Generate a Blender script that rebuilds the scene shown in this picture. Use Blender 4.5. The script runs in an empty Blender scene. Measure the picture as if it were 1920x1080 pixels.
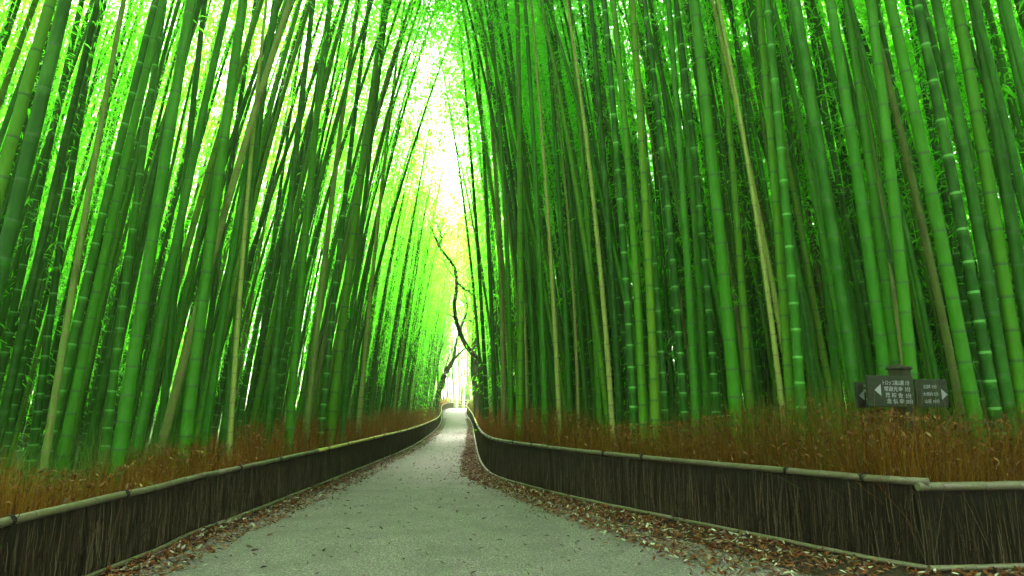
import bpy, math, random
import numpy as np
from mathutils import Vector, Matrix, Euler

# ------------------------------------------------------------------ camera, sky, sun, exposure
SC = bpy.context.scene
COL = SC.collection
F_PX, HCAM, HORIZON = 1200.0, 1.3, 760.0            # focal length and horizon in 1920x1080 pixels
PITCH = math.atan((HORIZON - 540.0) / F_PX)
cam_data = bpy.data.cameras.new("camera")
cam_data.sensor_width = 36.0
cam_data.lens = 36.0 * F_PX / 1920.0
cam_data.clip_start, cam_data.clip_end = 0.05, 2000.0
cam = bpy.data.objects.new("camera", cam_data)
COL.objects.link(cam)
cam.location = (0, 0, HCAM)
cam.rotation_euler = (math.pi / 2 + PITCH, 0, 0)
SC.camera = cam

SUN_EL, SUN_AZ = math.radians(58), math.radians(-12)   # azimuth measured from +Y towards +X
world = bpy.data.worlds.new("World")
SC.world = world
world.use_nodes = True
wn, wl = world.node_tree.nodes, world.node_tree.links
bg = wn["Background"]
skyt = wn.new("ShaderNodeTexSky")
skyt.sky_type = 'NISHITA'
skyt.sun_disc = False
skyt.sun_elevation = SUN_EL
skyt.sun_rotation = SUN_AZ
skyt.air_density, skyt.dust_density, skyt.ozone_density = 1.0, 4.0, 1.0
hsv = wn.new("ShaderNodeHueSaturation")               # thin bright overcast: the blue is washed out
hsv.inputs["Saturation"].default_value = 0.25
wl.new(skyt.outputs[0], hsv.inputs["Color"])
wl.new(hsv.outputs[0], bg.inputs["Color"])
bg.inputs["Strength"].default_value = 0.15

sd = bpy.data.lights.new("sun", 'SUN')
sd.energy = 3.0
sd.angle = math.radians(12)
sd.color = (1.0, 0.96, 0.88)
sun = bpy.data.objects.new("sun", sd)
COL.objects.link(sun)
sv = Vector((math.sin(SUN_AZ) * math.cos(SUN_EL), math.cos(SUN_AZ) * math.cos(SUN_EL), math.sin(SUN_EL)))
sun.rotation_euler = sv.to_track_quat('Z', 'Y').to_euler()
sun.location = sv * 60

SC.view_settings.view_transform = 'Standard'
SC.view_settings.look = 'None'
SC.view_settings.exposure = 4.15
SC.view_settings.gamma = 1.0
SC.render.engine = 'CYCLES'
SC.cycles.use_denoising = True
SC.cycles.max_bounces = 7
SC.cycles.diffuse_bounces = 4
SC.cycles.glossy_bounces = 2
SC.cycles.transmission_bounces = 5
SC.cycles.sample_clamp_indirect = 6.0
SC.cycles.volume_bounces = 0
HAZE = 0.0021                                         # density of the misty air

# ------------------------------------------------------------------ helpers
rng = np.random.default_rng(11)
random.seed(5)
CP, SP = math.cos(PITCH), math.sin(PITCH)

def smooth(t):
    t = min(1.0, max(0.0, t))
    return t * t * (3 - 2 * t)

def gz(y):
    """height of the ground: level near the camera, a gentle rise to a crest"""
    return 1.0 * smooth((y - 38) / 34.0)

def gz_np(y):
    t = np.clip((y - 38) / 34.0, 0, 1)
    return t * t * (3 - 2 * t)

def ray(px, py):
    a, b = (px - 960) / F_PX, (540 - py) / F_PX
    return Vector((a, CP - b * SP, SP + b * CP))

def ground_at(px, py):
    d = ray(px, py)
    z = 0.0
    for _ in range(60):
        t = (z - HCAM) / d.z if d.z < -1e-6 else 200
        t = min(t, 200)
        z = 0.6 * z + 0.4 * gz(t * d.y)
    return Vector((t * d.x, t * d.y, gz(t * d.y)))

def at_depth(px, py, Y):
    d = ray(px, py)
    t = Y / d.y
    return Vector((t * d.x, Y, HCAM + t * d.z))

def project(p):
    x, y, z = p[0], p[1], p[2] - HCAM
    fw = y * CP + z * SP
    up = -y * SP + z * CP
    return 960 + F_PX * x / fw, 540 - F_PX * up / fw

def link(name, mesh, parent=None, mats=()):
    for m in mats:
        mesh.materials.append(m)
    o = bpy.data.objects.new(name, mesh)
    COL.objects.link(o)
    if parent is not None:
        o.parent = parent
    return o

def empty(name, loc=(0, 0, 0), rot=(0, 0, 0)):
    o = bpy.data.objects.new(name, None)
    o.empty_display_size = 0.2
    COL.objects.link(o)
    o.location, o.rotation_euler = loc, rot
    return o

def tag(o, label=None, cat=None, group=None, kind=None):
    if label: o["label"] = label
    if cat: o["category"] = cat
    if group: o["group"] = group
    if kind: o["kind"] = kind
    return o

class MB:
    """collects polygons for ONE mesh"""
    def __init__(s):
        s.v, s.f, s.m, s.sm = [], [], [], []
    def face(s, idx, mat=0, sm=False):
        s.f.append(idx); s.m.append(mat); s.sm.append(sm)
    def quadpts(s, pts, mat=0):
        n = len(s.v); s.v += [tuple(p) for p in pts]
        s.face(tuple(range(n, n + len(pts))), mat)
    def box(s, c, sz, mat=0, M=None, bev=0.0):
        n = len(s.v)
        hx, hy, hz = sz[0] / 2, sz[1] / 2, sz[2] / 2
        P = []
        if bev <= 0:
            for z in (-hz, hz):
                for x, y in ((-hx, -hy), (hx, -hy), (hx, hy), (-hx, hy)):
                    P.append((x, y, z))
            F = [(3, 2, 1, 0), (4, 5, 6, 7), (0, 1, 5, 4), (1, 2, 6, 5), (2, 3, 7, 6), (3, 0, 4, 7)]
        else:
            b = bev
            def ringz(z, i):
                return [(-hx + i, -hy, z), (hx - i, -hy, z), (hx, -hy + i, z), (hx, hy - i, z), (hx - i, hy, z), (-hx + i, hy, z), (-hx, hy - i, z), (-hx, -hy + i, z)]
            def inner(z):
                return [(x * (1 - b / hx), y * (1 - b / hy), z) for x, y, _ in ringz(z, b)]
            P = inner(-hz) + ringz(-hz + b, b) + ringz(hz - b, b) + inner(hz)
            F = [tuple(range(7, -1, -1)), tuple(range(24, 32))]
            for r in range(3):
                for k in range(8):
                    a, c2 = r * 8 + k, r * 8 + (k + 1) % 8
                    F.append((a, c2, c2 + 8, a + 8))
        for p in P:
            q = Vector(p)
            if M is not None: q = M @ q
            s.v.append((q.x + c[0], q.y + c[1], q.z + c[2]))
        for f in F:
            s.face(tuple(n + i for i in f), mat)
    def tube(s, pts, radii, sides=8, mats=None, cap=True, squash=1.0):
        """tube along pts, radius per point, material per segment"""
        n0 = len(s.v)
        pts = [Vector(p) for p in pts]
        for i, p in enumerate(pts):
            t = (pts[min(i + 1, len(pts) - 1)] - pts[max(i - 1, 0)])
            t = t.normalized() if t.length > 1e-9 else Vector((0, 0, 1))
            ref = Vector((0, 0, 1)) if abs(t.z) < 0.9 else Vector((1, 0, 0))
            a = t.cross(ref).normalized(); b = a.cross(t).normalized()
            for k in range(sides):
                w = 2 * math.pi * k / sides
                q = p + radii[i] * (math.cos(w) * a + squash * math.sin(w) * b)
                s.v.append(tuple(q))
        for i in range(len(pts) - 1):
            mt = mats[i] if mats else 0
            for k in range(sides):
                k2 = (k + 1) % sides
                s.face((n0 + i * sides + k, n0 + i * sides + k2, n0 + (i + 1) * sides + k2, n0 + (i + 1) * sides + k), mt, True)
        if cap:
            s.face(tuple(n0 + k for k in range(sides - 1, -1, -1)), mats[0] if mats else 0)
            e = n0 + (len(pts) - 1) * sides
            s.face(tuple(e + k for k in range(sides)), mats[-1] if mats else 0)
    def build(s, name, mats, parent=None):
        me = bpy.data.meshes.new(name)
        me.from_pydata(s.v, [], s.f)
        me.polygons.foreach_set("material_index", np.array(s.m, dtype=np.int32))
        me.polygons.foreach_set("use_smooth", np.array(s.sm, dtype=bool))
        me.update()
        return link(name, me, parent, mats)

def quad_mesh(name, V, Q, mat_idx=None, smooth_flag=None, attrs=None):
    """mesh from numpy arrays of vertices and quads"""
    me = bpy.data.meshes.new(name)
    V = np.ascontiguousarray(V, dtype=np.float32); Q = np.ascontiguousarray(Q, dtype=np.int32)
    me.vertices.add(len(V)); me.vertices.foreach_set("co", V.ravel())
    me.loops.add(Q.size); me.loops.foreach_set("vertex_index", Q.ravel())
    me.polygons.add(len(Q))
    me.polygons.foreach_set("loop_start", np.arange(0, Q.size, 4, dtype=np.int32))
    if mat_idx is not None: me.polygons.foreach_set("material_index", np.ascontiguousarray(mat_idx, dtype=np.int32))
    if smooth_flag is not None: me.polygons.foreach_set("use_smooth", np.ascontiguousarray(smooth_flag, dtype=bool))
    for k, a in (attrs or {}).items():
        at = me.attributes.new(k, 'FLOAT', 'POINT'); at.data.foreach_set("value", np.ascontiguousarray(a, dtype=np.float32))
    me.update(calc_edges=True)
    me.validate()
    return me

# ------------------------------------------------------------------ materials
class NT:
    def __init__(s, name):
        s.m = bpy.data.materials.new(name); s.m.use_nodes = True
        s.t = s.m.node_tree; s.n = s.t.nodes; s.l = s.t.links
        s.p = s.n["Principled BSDF"]
    def new(s, typ, **kw):
        n = s.n.new(typ)
        for k, v in kw.items():
            if k in n.inputs: n.inputs[k].default_value = v
            else: setattr(n, k, v)
        return n
    def link(s, a, b): s.l.new(a, b)
    def coords(s, kind="Object", scale=(1, 1, 1)):
        tc = s.new("ShaderNodeTexCoord"); mp = s.new("ShaderNodeMapping"); mp.inputs["Scale"].default_value = scale
        s.link(tc.outputs[kind], mp.inputs[0]); return mp.outputs[0]
    def noise(s, vec, scale, detail=4.0, rough=0.55):
        n = s.new("ShaderNodeTexNoise"); n.inputs["Scale"].default_value = scale; n.inputs["Detail"].default_value = detail
        n.inputs["Roughness"].default_value = rough
        s.link(vec, n.inputs["Vector"]); return n.outputs["Fac"]
    def ramp(s, fac, stops):
        r = s.new("ShaderNodeValToRGB"); e = r.color_ramp.elements
        while len(e) < len(stops): e.new(0.5)
        for i, (p, c) in enumerate(stops):
            e[i].position = p; e[i].color = (*c, 1) if len(c) == 3 else c
        s.link(fac, r.inputs[0]); return r.outputs[0]
    def mix(s, fac, a, b, blend='MIX'):
        x = s.new("ShaderNodeMix", data_type='RGBA', blend_type=blend)
        for v, k in ((fac, 0), (a, 6), (b, 7)):
            if hasattr(v, "links"): s.link(v, x.inputs[k])
            else: x.inputs[k].default_value = v if k == 0 else (*v, 1)
        return x.outputs[2]
    def math(s, op, a, b=0.0, clamp=False):
        x = s.new("ShaderNodeMath", operation=op); x.use_clamp = clamp
        for v, k in ((a, 0), (b, 1)):
            if hasattr(v, "links"): s.link(v, x.inputs[k])
            else: x.inputs[k].default_value = v
        return x.outputs[0]
    def rnd(s):
        """one number per object and per loose piece"""
        oi = s.new("ShaderNodeObjectInfo"); g = s.new("ShaderNodeNewGeometry")
        return s.math('FRACT', s.math('ADD', oi.outputs["Random"], g.outputs["Random Per Island"]))
    def bump(s, h, strength=0.3, dist=0.01):
        b = s.new("ShaderNodeBump"); b.inputs["Strength"].default_value = strength; b.inputs["Distance"].default_value = dist
        s.link(h, b.inputs["Height"]); s.link(b.outputs[0], s.p.inputs["Normal"])
    def base(s, c):
        if hasattr(c, "links"): s.link(c, s.p.inputs["Base Color"])
        else: s.p.inputs["Base Color"].default_value = (*c, 1)
    def rough(s, r, spec=0.5):
        s.p.inputs["Roughness"].default_value = r
        s.p.inputs["Specular IOR Level"].default_value = spec

def culm_material(name, stops, bloom_col, bloom_amt, rough=0.5, blotch=None):
    t = NT(name)
    r = t.rnd()
    c = t.ramp(r, stops)
    vec = t.coords("Object", (1, 1, 0.12))
    n1 = t.noise(vec, 22, 5)
    c = t.mix(t.math('MULTIPLY', n1, 0.55), c, (0.006, 0.03, 0.002))
    n2 = t.noise(t.coords("Object", (1, 1, 0.35)), 6, 4)
    pat = t.ramp(n2, [(0.52, (0, 0, 0)), (0.68, (1, 1, 1))])
    c = t.mix(t.math('MULTIPLY', pat, 0.5), c, blotch or (0.04, 0.13, 0.012))
    at = t.new("ShaderNodeAttribute", attribute_name="bloom")
    uneven = t.math('MULTIPLY', t.ramp(t.noise(t.coords('Object', (1, 1, 1)), 14, 3), [(0.35, (0.15, 0.15, 0.15)), (0.65, (1, 1, 1))]), bloom_amt)
    c = t.mix(t.math('MULTIPLY', at.outputs["Fac"], uneven), c, bloom_col)
    t.base(c); t.rough(rough, 0.09)
    t.bump(n1, 0.12, 0.004)
    return t.m

GREENS = [(0.0, (0.008, 0.044, 0.001)), (0.35, (0.014, 0.088, 0.001)), (0.7, (0.030, 0.130, 0.0015)), (0.88, (0.055, 0.150, 0.003)), (1.0, (0.085, 0.150, 0.008))]
M = {}
M['culm_pale'] = culm_material("green_culm_pale_rings", [(0, (0.006, 0.040, 0.001)), (0.6, (0.010, 0.070, 0.001)), (1, (0.020, 0.10, 0.002))], (0.07, 0.26, 0.03), 0.5)
M['culm_dark'] = culm_material("green_culm_dark_rings", GREENS, (0.05, 0.20, 0.02), 0.4)
M['culm_plain'] = culm_material("green_culm_plain", GREENS, (0.05, 0.20, 0.02), 0.2)
M['culm_tan'] = culm_material("tan_dead_culm", [(0, (0.17, 0.21, 0.04)), (1, (0.22, 0.23, 0.06))], (0.24, 0.25, 0.1), 0.3, 0.5, (0.12, 0.12, 0.03))
M['culm_blotched'] = culm_material("blotched_old_culm", [(0, (0.10, 0.15, 0.025)), (1, (0.15, 0.15, 0.04))], (0.17, 0.2, 0.07), 0.3, 0.5, (0.03, 0.03, 0.01))

def plain(name, col, rough=0.7, spec=0.3):
    t = NT(name); t.base(col); t.rough(rough, spec); return t.m
M['node_dark'] = plain("dark_node_line", (0.012, 0.055, 0.004), 0.6)
M['node_pale'] = plain("pale_node_line", (0.07, 0.22, 0.04), 0.6)
M['node_brown'] = plain("brown_node_line", (0.10, 0.085, 0.035), 0.7)
M['twig'] = plain("bamboo_twig", (0.05, 0.17, 0.02), 0.6)

def leaf_material(name, dstops, tstops, mixfac):
    t = NT(name)
    r = t.rnd()
    t.base(t.ramp(r, dstops)); t.rough(0.45, 0.35)
    tr = t.new("ShaderNodeBsdfTranslucent"); t.link(t.ramp(r, tstops), tr.inputs["Color"])
    mx = t.new("ShaderNodeMixShader"); mx.inputs[0].default_value = mixfac
    t.link(t.p.outputs[0], mx.inputs[1]); t.link(tr.outputs[0], mx.inputs[2])
    t.link(mx.outputs[0], t.n["Material Output"].inputs["Surface"])
    return t.m
M['leaf'] = leaf_material("bamboo_leaf",
    [(0, (0.030, 0.120, 0.008)), (0.6, (0.055, 0.16, 0.010)), (1, (0.10, 0.20, 0.018))],
    [(0, (0.12, 0.62, 0.008)), (0.6, (0.18, 0.76, 0.014)), (1, (0.25, 0.80, 0.03))], 0.76)

# ground materials
t = NT("asphalt_path")
v = t.coords("Object")
fine = t.noise(v, 70, 6, 0.8); mid = t.noise(v, 2.2, 5); big = t.noise(v, 0.5, 3)
c = t.ramp(fine, [(0.38, (0.010, 0.010, 0.008)), (0.50, (0.066, 0.050, 0.048)), (0.60, (0.25, 0.20, 0.19))])
c = t.mix(t.math('MULTIPLY', t.ramp(mid, [(0.42, (0, 0, 0)), (0.7, (1, 1, 1))]), 0.45), c, (0.022, 0.020, 0.016))
c = t.mix(t.math('MULTIPLY', t.ramp(big, [(0.4, (0, 0, 0)), (0.7, (1, 1, 1))]), 0.4), c, (0.072, 0.061, 0.056))
t.base(c); t.rough(0.85, 0.25); t.bump(fine, 0.5, 0.006); M['asphalt'] = t.m

t = NT("leafy_soil")
v = t.coords("Object"); n = t.noise(v, 30, 6, 0.7)
t.base(t.ramp(n, [(0.3, (0.010, 0.008, 0.005)), (0.6, (0.03, 0.017, 0.009)), (0.8, (0.06, 0.037, 0.02))])); t.rough(0.95, 0.1); t.bump(n, 0.8, 0.03); M['soil'] = t.m
t = NT("forest_floor")
v = t.coords("Object"); n = t.noise(v, 5, 8, 0.7); n2 = t.noise(v, 0.4, 4)
c = t.ramp(n, [(0.3, (0.02, 0.03, 0.010)), (0.6, (0.055, 0.06, 0.02)), (0.8, (0.11, 0.09, 0.035))])
c = t.mix(t.math('MULTIPLY', n2, 0.7), c, (0.03, 0.09, 0.012)); t.base(c); t.rough(0.95, 0.1); t.bump(n, 0.7, 0.05); M['floor'] = t.m

def island_ramp(name, stops, rough=0.75, spec=0.25, transl=0.0):
    t = NT(name); r = t.rnd(); col = t.ramp(r, stops)
    t.base(col); t.rough(rough, spec)
    if transl:
        tr = t.new("ShaderNodeBsdfTranslucent"); t.link(col, tr.inputs["Color"])
        mx = t.new("ShaderNodeMixShader"); mx.inputs[0].default_value = transl
        t.link(t.p.outputs[0], mx.inputs[1]); t.link(tr.outputs[0], mx.inputs[2])
        t.link(mx.outputs[0], t.n["Material Output"].inputs["Surface"])
    return t.m
M['litter'] = island_ramp("fallen_leaf", [(0, (0.03, 0.009, 0.002)), (0.3, (0.10, 0.026, 0.005)), (0.5, (0.05, 0.018, 0.006)), (0.72, (0.13, 0.048, 0.014)), (0.86, (0.12, 0.10, 0.068)), (1.0, (0.27, 0.245, 0.19))], 0.7, 0.12)
M['litter_path'] = island_ramp("fallen_leaf_path", [(0, (0.014, 0.009, 0.005)), (0.5, (0.04, 0.015, 0.006)), (0.85, (0.05, 0.034, 0.018)), (1.0, (0.2, 0.18, 0.13))], 0.6, 0.35)
M['dry'] = island_ramp("dry_blade", [(0, (0.03, 0.011, 0.002)), (0.35, (0.088, 0.031, 0.004)), (0.65, (0.165, 0.058, 0.007)), (0.90, (0.22, 0.095, 0.014)), (1.0, (0.14, 0.15, 0.018))], 0.9, 0.04, 0.35)
M['dry_leaf'] = island_ramp("dry_leaf", [(0, (0.04, 0.012, 0.002)), (0.4, (0.10, 0.031, 0.004)), (0.8, (0.16, 0.055, 0.008)), (0.97, (0.20, 0.09, 0.016)), (1.0, (0.42, 0.36, 0.12))], 0.6, 0.3, 0.35)
M['grass'] = island_ramp("grass_blade", [(0, (0.015, 0.065, 0.004)), (0.5, (0.04, 0.12, 0.008)), (0.85, (0.09, 0.16, 0.015)), (1.0, (0.17, 0.18, 0.035))], 0.7, 0.2, 0.4)
M['brush'] = island_ramp("brushwood_twig", [(0, (0.010, 0.007, 0.004)), (0.45, (0.014, 0.0085, 0.005)), (0.8, (0.034, 0.021, 0.012)), (1.0, (0.095, 0.068, 0.043))], 0.9, 0.05)
t = NT("brushwood_backing"); v = t.coords("Object", (1, 1, 0.08)); n = t.noise(v, 70, 4, 0.7)
t.base(t.ramp(n, [(0.35, (0.010, 0.008, 0.006)), (0.7, (0.016, 0.011, 0.007))])); t.rough(0.95, 0.1); t.bump(n, 0.8, 0.01); M['backing'] = t.m

def pole_material(name, a, b, stain):
    t = NT(name); v = t.coords("Object"); n = t.noise(v, 9, 5, 0.65); n2 = t.noise(v, 45, 3, 0.6)
    c = t.mix(n, a, b)
    c = t.mix(t.math('MULTIPLY', t.ramp(n2, [(0.5, (0, 0, 0)), (0.72, (1, 1, 1))]), 0.6), c, stain)
    t.base(c); t.rough(0.5, 0.35); t.bump(n2, 0.2, 0.003); return t.m
M['pole'] = pole_material("weathered_bamboo_pole", (0.046, 0.038, 0.019), (0.098, 0.080, 0.045), (0.028, 0.024, 0.012))
M['pole_new'] = pole_material("yellow_bamboo_pole", (0.26, 0.22, 0.04), (0.36, 0.31, 0.07), (0.14, 0.11, 0.03))
M['pole_old'] = pole_material("stained_bamboo_pole", (0.05, 0.042, 0.02), (0.095, 0.08, 0.042), (0.02, 0.016, 0.008))
M['pole_node'] = plain("pole_joint", (0.04, 0.033, 0.017), 0.7)
M['twine'] = plain("black_twine", (0.012, 0.010, 0.009), 0.9, 0.1)
t = NT("sign_wood"); v = t.coords("Object", (1, 1, 6)); n = t.noise(v, 7, 5, 0.6)
t.base(t.ramp(n, [(0.3, (0.005, 0.006, 0.002)), (0.7, (0.012, 0.013, 0.005))])); t.rough(0.75, 0.25); t.bump(n, 0.3, 0.004); M['sign'] = t.m
t = NT("sign_post_wood"); v = t.coords("Object", (5, 5, 1)); n = t.noise(v, 6, 5, 0.6)
t.base(t.ramp(n, [(0.3, (0.008, 0.007, 0.003)), (0.7, (0.024, 0.021, 0.009))])); t.rough(0.8, 0.2); t.bump(n, 0.4, 0.006); M['post'] = t.m
M['paint'] = plain("sign_white_paint", (0.16, 0.148, 0.165), 0.6)
t = NT("tree_bark"); v = t.coords("Object", (1, 1, 0.3)); n = t.noise(v, 9, 6, 0.65)
t.base(t.ramp(n, [(0.3, (0.006, 0.009, 0.003)), (0.7, (0.022, 0.028, 0.009))])); t.rough(0.9, 0.15); t.bump(n, 0.7, 0.03); M['bark'] = t.m

# ------------------------------------------------------------------ plan of the place: fence lines read off the photograph, laid on the ground
L_PX = [(175, 1080), (285, 1040), (350, 1005), (425, 980), (500, 950), (640, 894), (705, 867), (770, 840), (810, 812), (828, 787)]
R_PX = [(1730, 1069), (1680, 1062), (1555, 1037), (1430, 1010), (1280, 980), (1090, 940), (1020, 922), (940, 900), (915, 885), (900, 860), (892, 822), (887, 792)]
L_base = [ground_at(*p) for p in L_PX]
R_base = [ground_at(*p) for p in R_PX]
def V2(x, y): return Vector((x, y, gz(y)))
d0 = (L_base[0] - L_base[2]); d0.normalize()
L_line = [L_base[0] + d0 * 5.0, L_base[0] + d0 * 2.4] + L_base + [V2(-6.35, 58), V2(-6.75, 66), V2(-6.4, 70.5), V2(-4.4, 73.5), V2(-1.0, 75), V2(4, 75.5)]
_e = (R_base[0] - R_base[2]).normalized()
R_line = [R_base[0] + _e * 0.12] + R_base + [V2(-3.95, 56), V2(-4.3, 64), V2(-3.4, 68.5), V2(-1, 70.5), V2(4, 71)]
N_line = [V2(R_base[0].x - 0.02, R_base[0].y - 0.07), V2(R_base[0].x + 0.75, R_base[0].y - 0.0), V2(R_base[0].x + 3.2, R_base[0].y + 0.25)]

def resample(line, step):
    """smooth the polyline and step along it"""
    pts = [Vector(p) for p in line]
    for _ in range(2):
        q = [pts[0]]
        for a, b in zip(pts, pts[1:]):
            q += [a * 0.75 + b * 0.25, a * 0.25 + b * 0.75]
        q.append(pts[-1]); pts = q
    out = [pts[0].copy()]; need = step
    for a, b in zip(pts, pts[1:]):
        l = (b - a).length; s = 0.0
        while l - s >= need:
            s += need; out.append(a.lerp(b, s / l)); need = step
        need -= (l - s)
    for p in out: p.z = gz(p.y)
    return out
Lf, Rf, Nf = resample(L_line, 0.25), resample(R_line, 0.25), resample(N_line, 0.2)
Larr, Rarr = np.array([p[:] for p in Lf]), np.array([p[:] for p in Rf])
Rarr_all = np.concatenate([np.array([p[:] for p in Nf])[::-1], Rarr])
def left_x(y): 
    k = Larr[:, 1] < 70; return np.interp(y, Larr[k, 1], Larr[k, 0])
_ord = np.argsort(Rarr[:, 1]); 
def right_x(y):
    k = Rarr[:, 1] < 66; o = np.argsort(Rarr[k, 1]); return np.interp(y, Rarr[k, 1][o], Rarr[k, 0][o])

# ------------------------------------------------------------------ ground, path, soil strips
def sheet(name, xs, ys, dz, mat, kind='structure'):
    mb = MB()
    for y in ys:
        for x in xs: mb.v.append((x, y, gz(y) + dz))
    n = len(xs)
    for j in range(len(ys) - 1):
        for i in range(n - 1):
            mb.face((j * n + i, j * n + i + 1, (j + 1) * n + i + 1, (j + 1) * n + i), 0, True)
    o = mb.build(name, [mat]); o["kind"] = kind; return o
ys = [-900, -200, -60, -20] + list(range(-10, 100, 2)) + [120, 160, 260, 500, 1000]
xs = [-1000, -300, -100, -50, -25, -12, -6, 0, 6, 12, 25, 50, 100, 300, 1000]
sheet("ground", xs, ys, 0.0, M['floor'])

def strip(name, A, B, dz, mat):
    """band between two polylines with the same number of points"""
    mb = MB()
    for a, b in zip(A, B):
        for k in range(5):
            p = a.lerp(b, k / 4); mb.v.append((p.x, p.y, gz(p.y) + dz))
    for j in range(len(A) - 1):
        for i in range(4):
            mb.face((j * 5 + i, j * 5 + i + 1, (j + 1) * 5 + i + 1, (j + 1) * 5 + i), 0, True)
    o = mb.build(name, [mat]); o["kind"] = 'structure'; return o
py = list(np.arange(-3, 67, 0.5))
A = [Vector((float(left_x(y)) if y > 3.9 else float(left_x(3.9)) - (3.9 - y) * 0.62, y, 0)) for y in py]
B = [Vector((float(right_x(y)) if y > 4.9 else float(right_x(4.9)) + 3.0 * min(1, (4.9 - y) * 2), y, 0)) for y in py]
A += [Vector((-6.4, 70.5, 0)), Vector((-4.4, 73.5, 0)), Vector((-1, 75, 0)), Vector((4, 75.5, 0))]
B += [Vector((-3.4, 68.5, 0)), Vector((-2.4, 69.6, 0)), Vector((-1, 70.5, 0)), Vector((4, 71, 0))]
strip("path", A, B, 0.004, M['asphalt'])

# litter width (distance from the fence to the clean path) along each side
def litter_w(side, y):
    if side == 'L': return 0.50 if y < 14 else 0.32
    return float(np.interp(y, [4.5, 5.6, 6.5, 7.8, 9, 10.4, 14, 20, 30], [1.65, 1.5, 1.3, 1.05, 0.8, 0.55, 0.42, 0.3, 0.25]))
def offset_line(line, side, w):
    out = []
    for i, p in enumerate(line):
        tg = (line[min(i + 1, len(line) - 1)] - line[max(i - 1, 0)]); tg.z = 0; tg.normalize()
        nrm = Vector((tg.y, -tg.x, 0)) * (1 if side == 'L' else -1)
        ww = w(p.y) if callable(w) else w
        out.append(p + nrm * ww)
    return out
Ls, Rs = [p for p in Lf if p.y < 68], [p for p in Nf[::-1][:-2] + Rf if p.y < 64]
strip("soil_verge", Ls, offset_line(Ls, 'L', lambda y: litter_w('L', y) * 0.55), 0.008, M['soil'])
strip("soil_verge", offset_line(Rs, 'R', lambda y: litter_w('R', y) * 0.6), Rs, 0.008, M['soil'])

# ------------------------------------------------------------------ bamboo: templates
def node_heights(H, seed):
    r = random.Random(seed); z, out, s = 0.12, [], 0.20
    while z < H - 0.3:
        out.append(z); z += s * r.uniform(0.94, 1.06); s = min(0.44, s * 1.06)
    return out

def axis(z, H, bend, droop, wob):
    u = z / H
    x = bend * u ** 2.3 + wob * math.sin(u * 5.0) * u
    zz = z - droop * max(0.0, u - 0.6) ** 2 * H
    return x, 0.4 * wob * math.sin(u * 7 + 1), zz

VAR = [dict(H=14.0, bend=0.5, droop=0.10, wob=0.06, crown=6.0), dict(H=14.5, bend=1.3, droop=0.25, wob=0.07, crown=5.2),
       dict(H=13.0, bend=2.1, droop=0.45, wob=0.12, crown=4.6), dict(H=15.0, bend=0.9, droop=0.15, wob=0.09, crown=6.8),
       dict(H=13.5, bend=3.0, droop=0.75, wob=0.10, crown=5.0), dict(H=12.5, bend=0.3, droop=0.2, wob=0.10, crown=3.6),
       dict(H=21.0, bend=1.2, droop=0.15, wob=0.08, crown=12.0, spread=1.45), dict(H=20.0, bend=2.0, droop=0.25, wob=0.06, crown=11.6, spread=1.45),
       dict(H=20.0, bend=2.4, droop=0.45, wob=0.06, crown=10.4, spread=1.8)]
R0 = 0.060
def culm_arrays(vi, sides, seed, lean_rings=True):
    p = VAR[vi]; H = p['H']
    rows = [(0.0, 0.0, 0, 1.0)]                         # z, bloom, material of the faces above the row, radius factor
    for zn in node_heights(H, seed):
        near = zn < H * 0.85
        if lean_rings:
            rows += [(zn - 0.085, 0.0, 0, 1.0), (zn - 0.014, 1.0, 1, 0.985), (zn, 0.6, 1, 1.055), (zn + 0.012, 0.10, 0, 1.0)] if near else [(zn, 0, 0, 1.0)]
        else:
            rows += [(zn - 0.07, 0.0, 0, 1.0), (zn - 0.02, 0.8, 1, 1.0), (zn + 0.012, 0.1, 0, 1.0)] if near else [(zn, 0, 0, 1.0)]
    rows.append((H, 0, 0, 1.0))
    rows = [r for i, r in enumerate(rows) if i == 0 or r[0] > rows[i - 1][0]]
    V, B, Q, MI = [], [], [], []
    for (z, b, m, k) in rows:
        x, y, zz = axis(z, H, p['bend'], p['droop'], p['wob'])
        r = max(0.006, R0 * k * (1 - z / H) ** 0.75 * (1 + 0.22 * max(0, 1 - z / 1.6)))
        for s in range(sides):
            w = 2 * math.pi * s / sides
            V.append((x + r * math.cos(w), y + r * math.sin(w), zz)); B.append(b)
    for i in range(len(rows) - 1):
        for s in range(sides):
            s2 = (s + 1) % sides
            Q.append((i * sides + s, i * sides + s2, (i + 1) * sides + s2, (i + 1) * sides + s)); MI.append(rows[i][2])
    return np.array(V), np.array(Q), np.array(MI), np.array(B)

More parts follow.
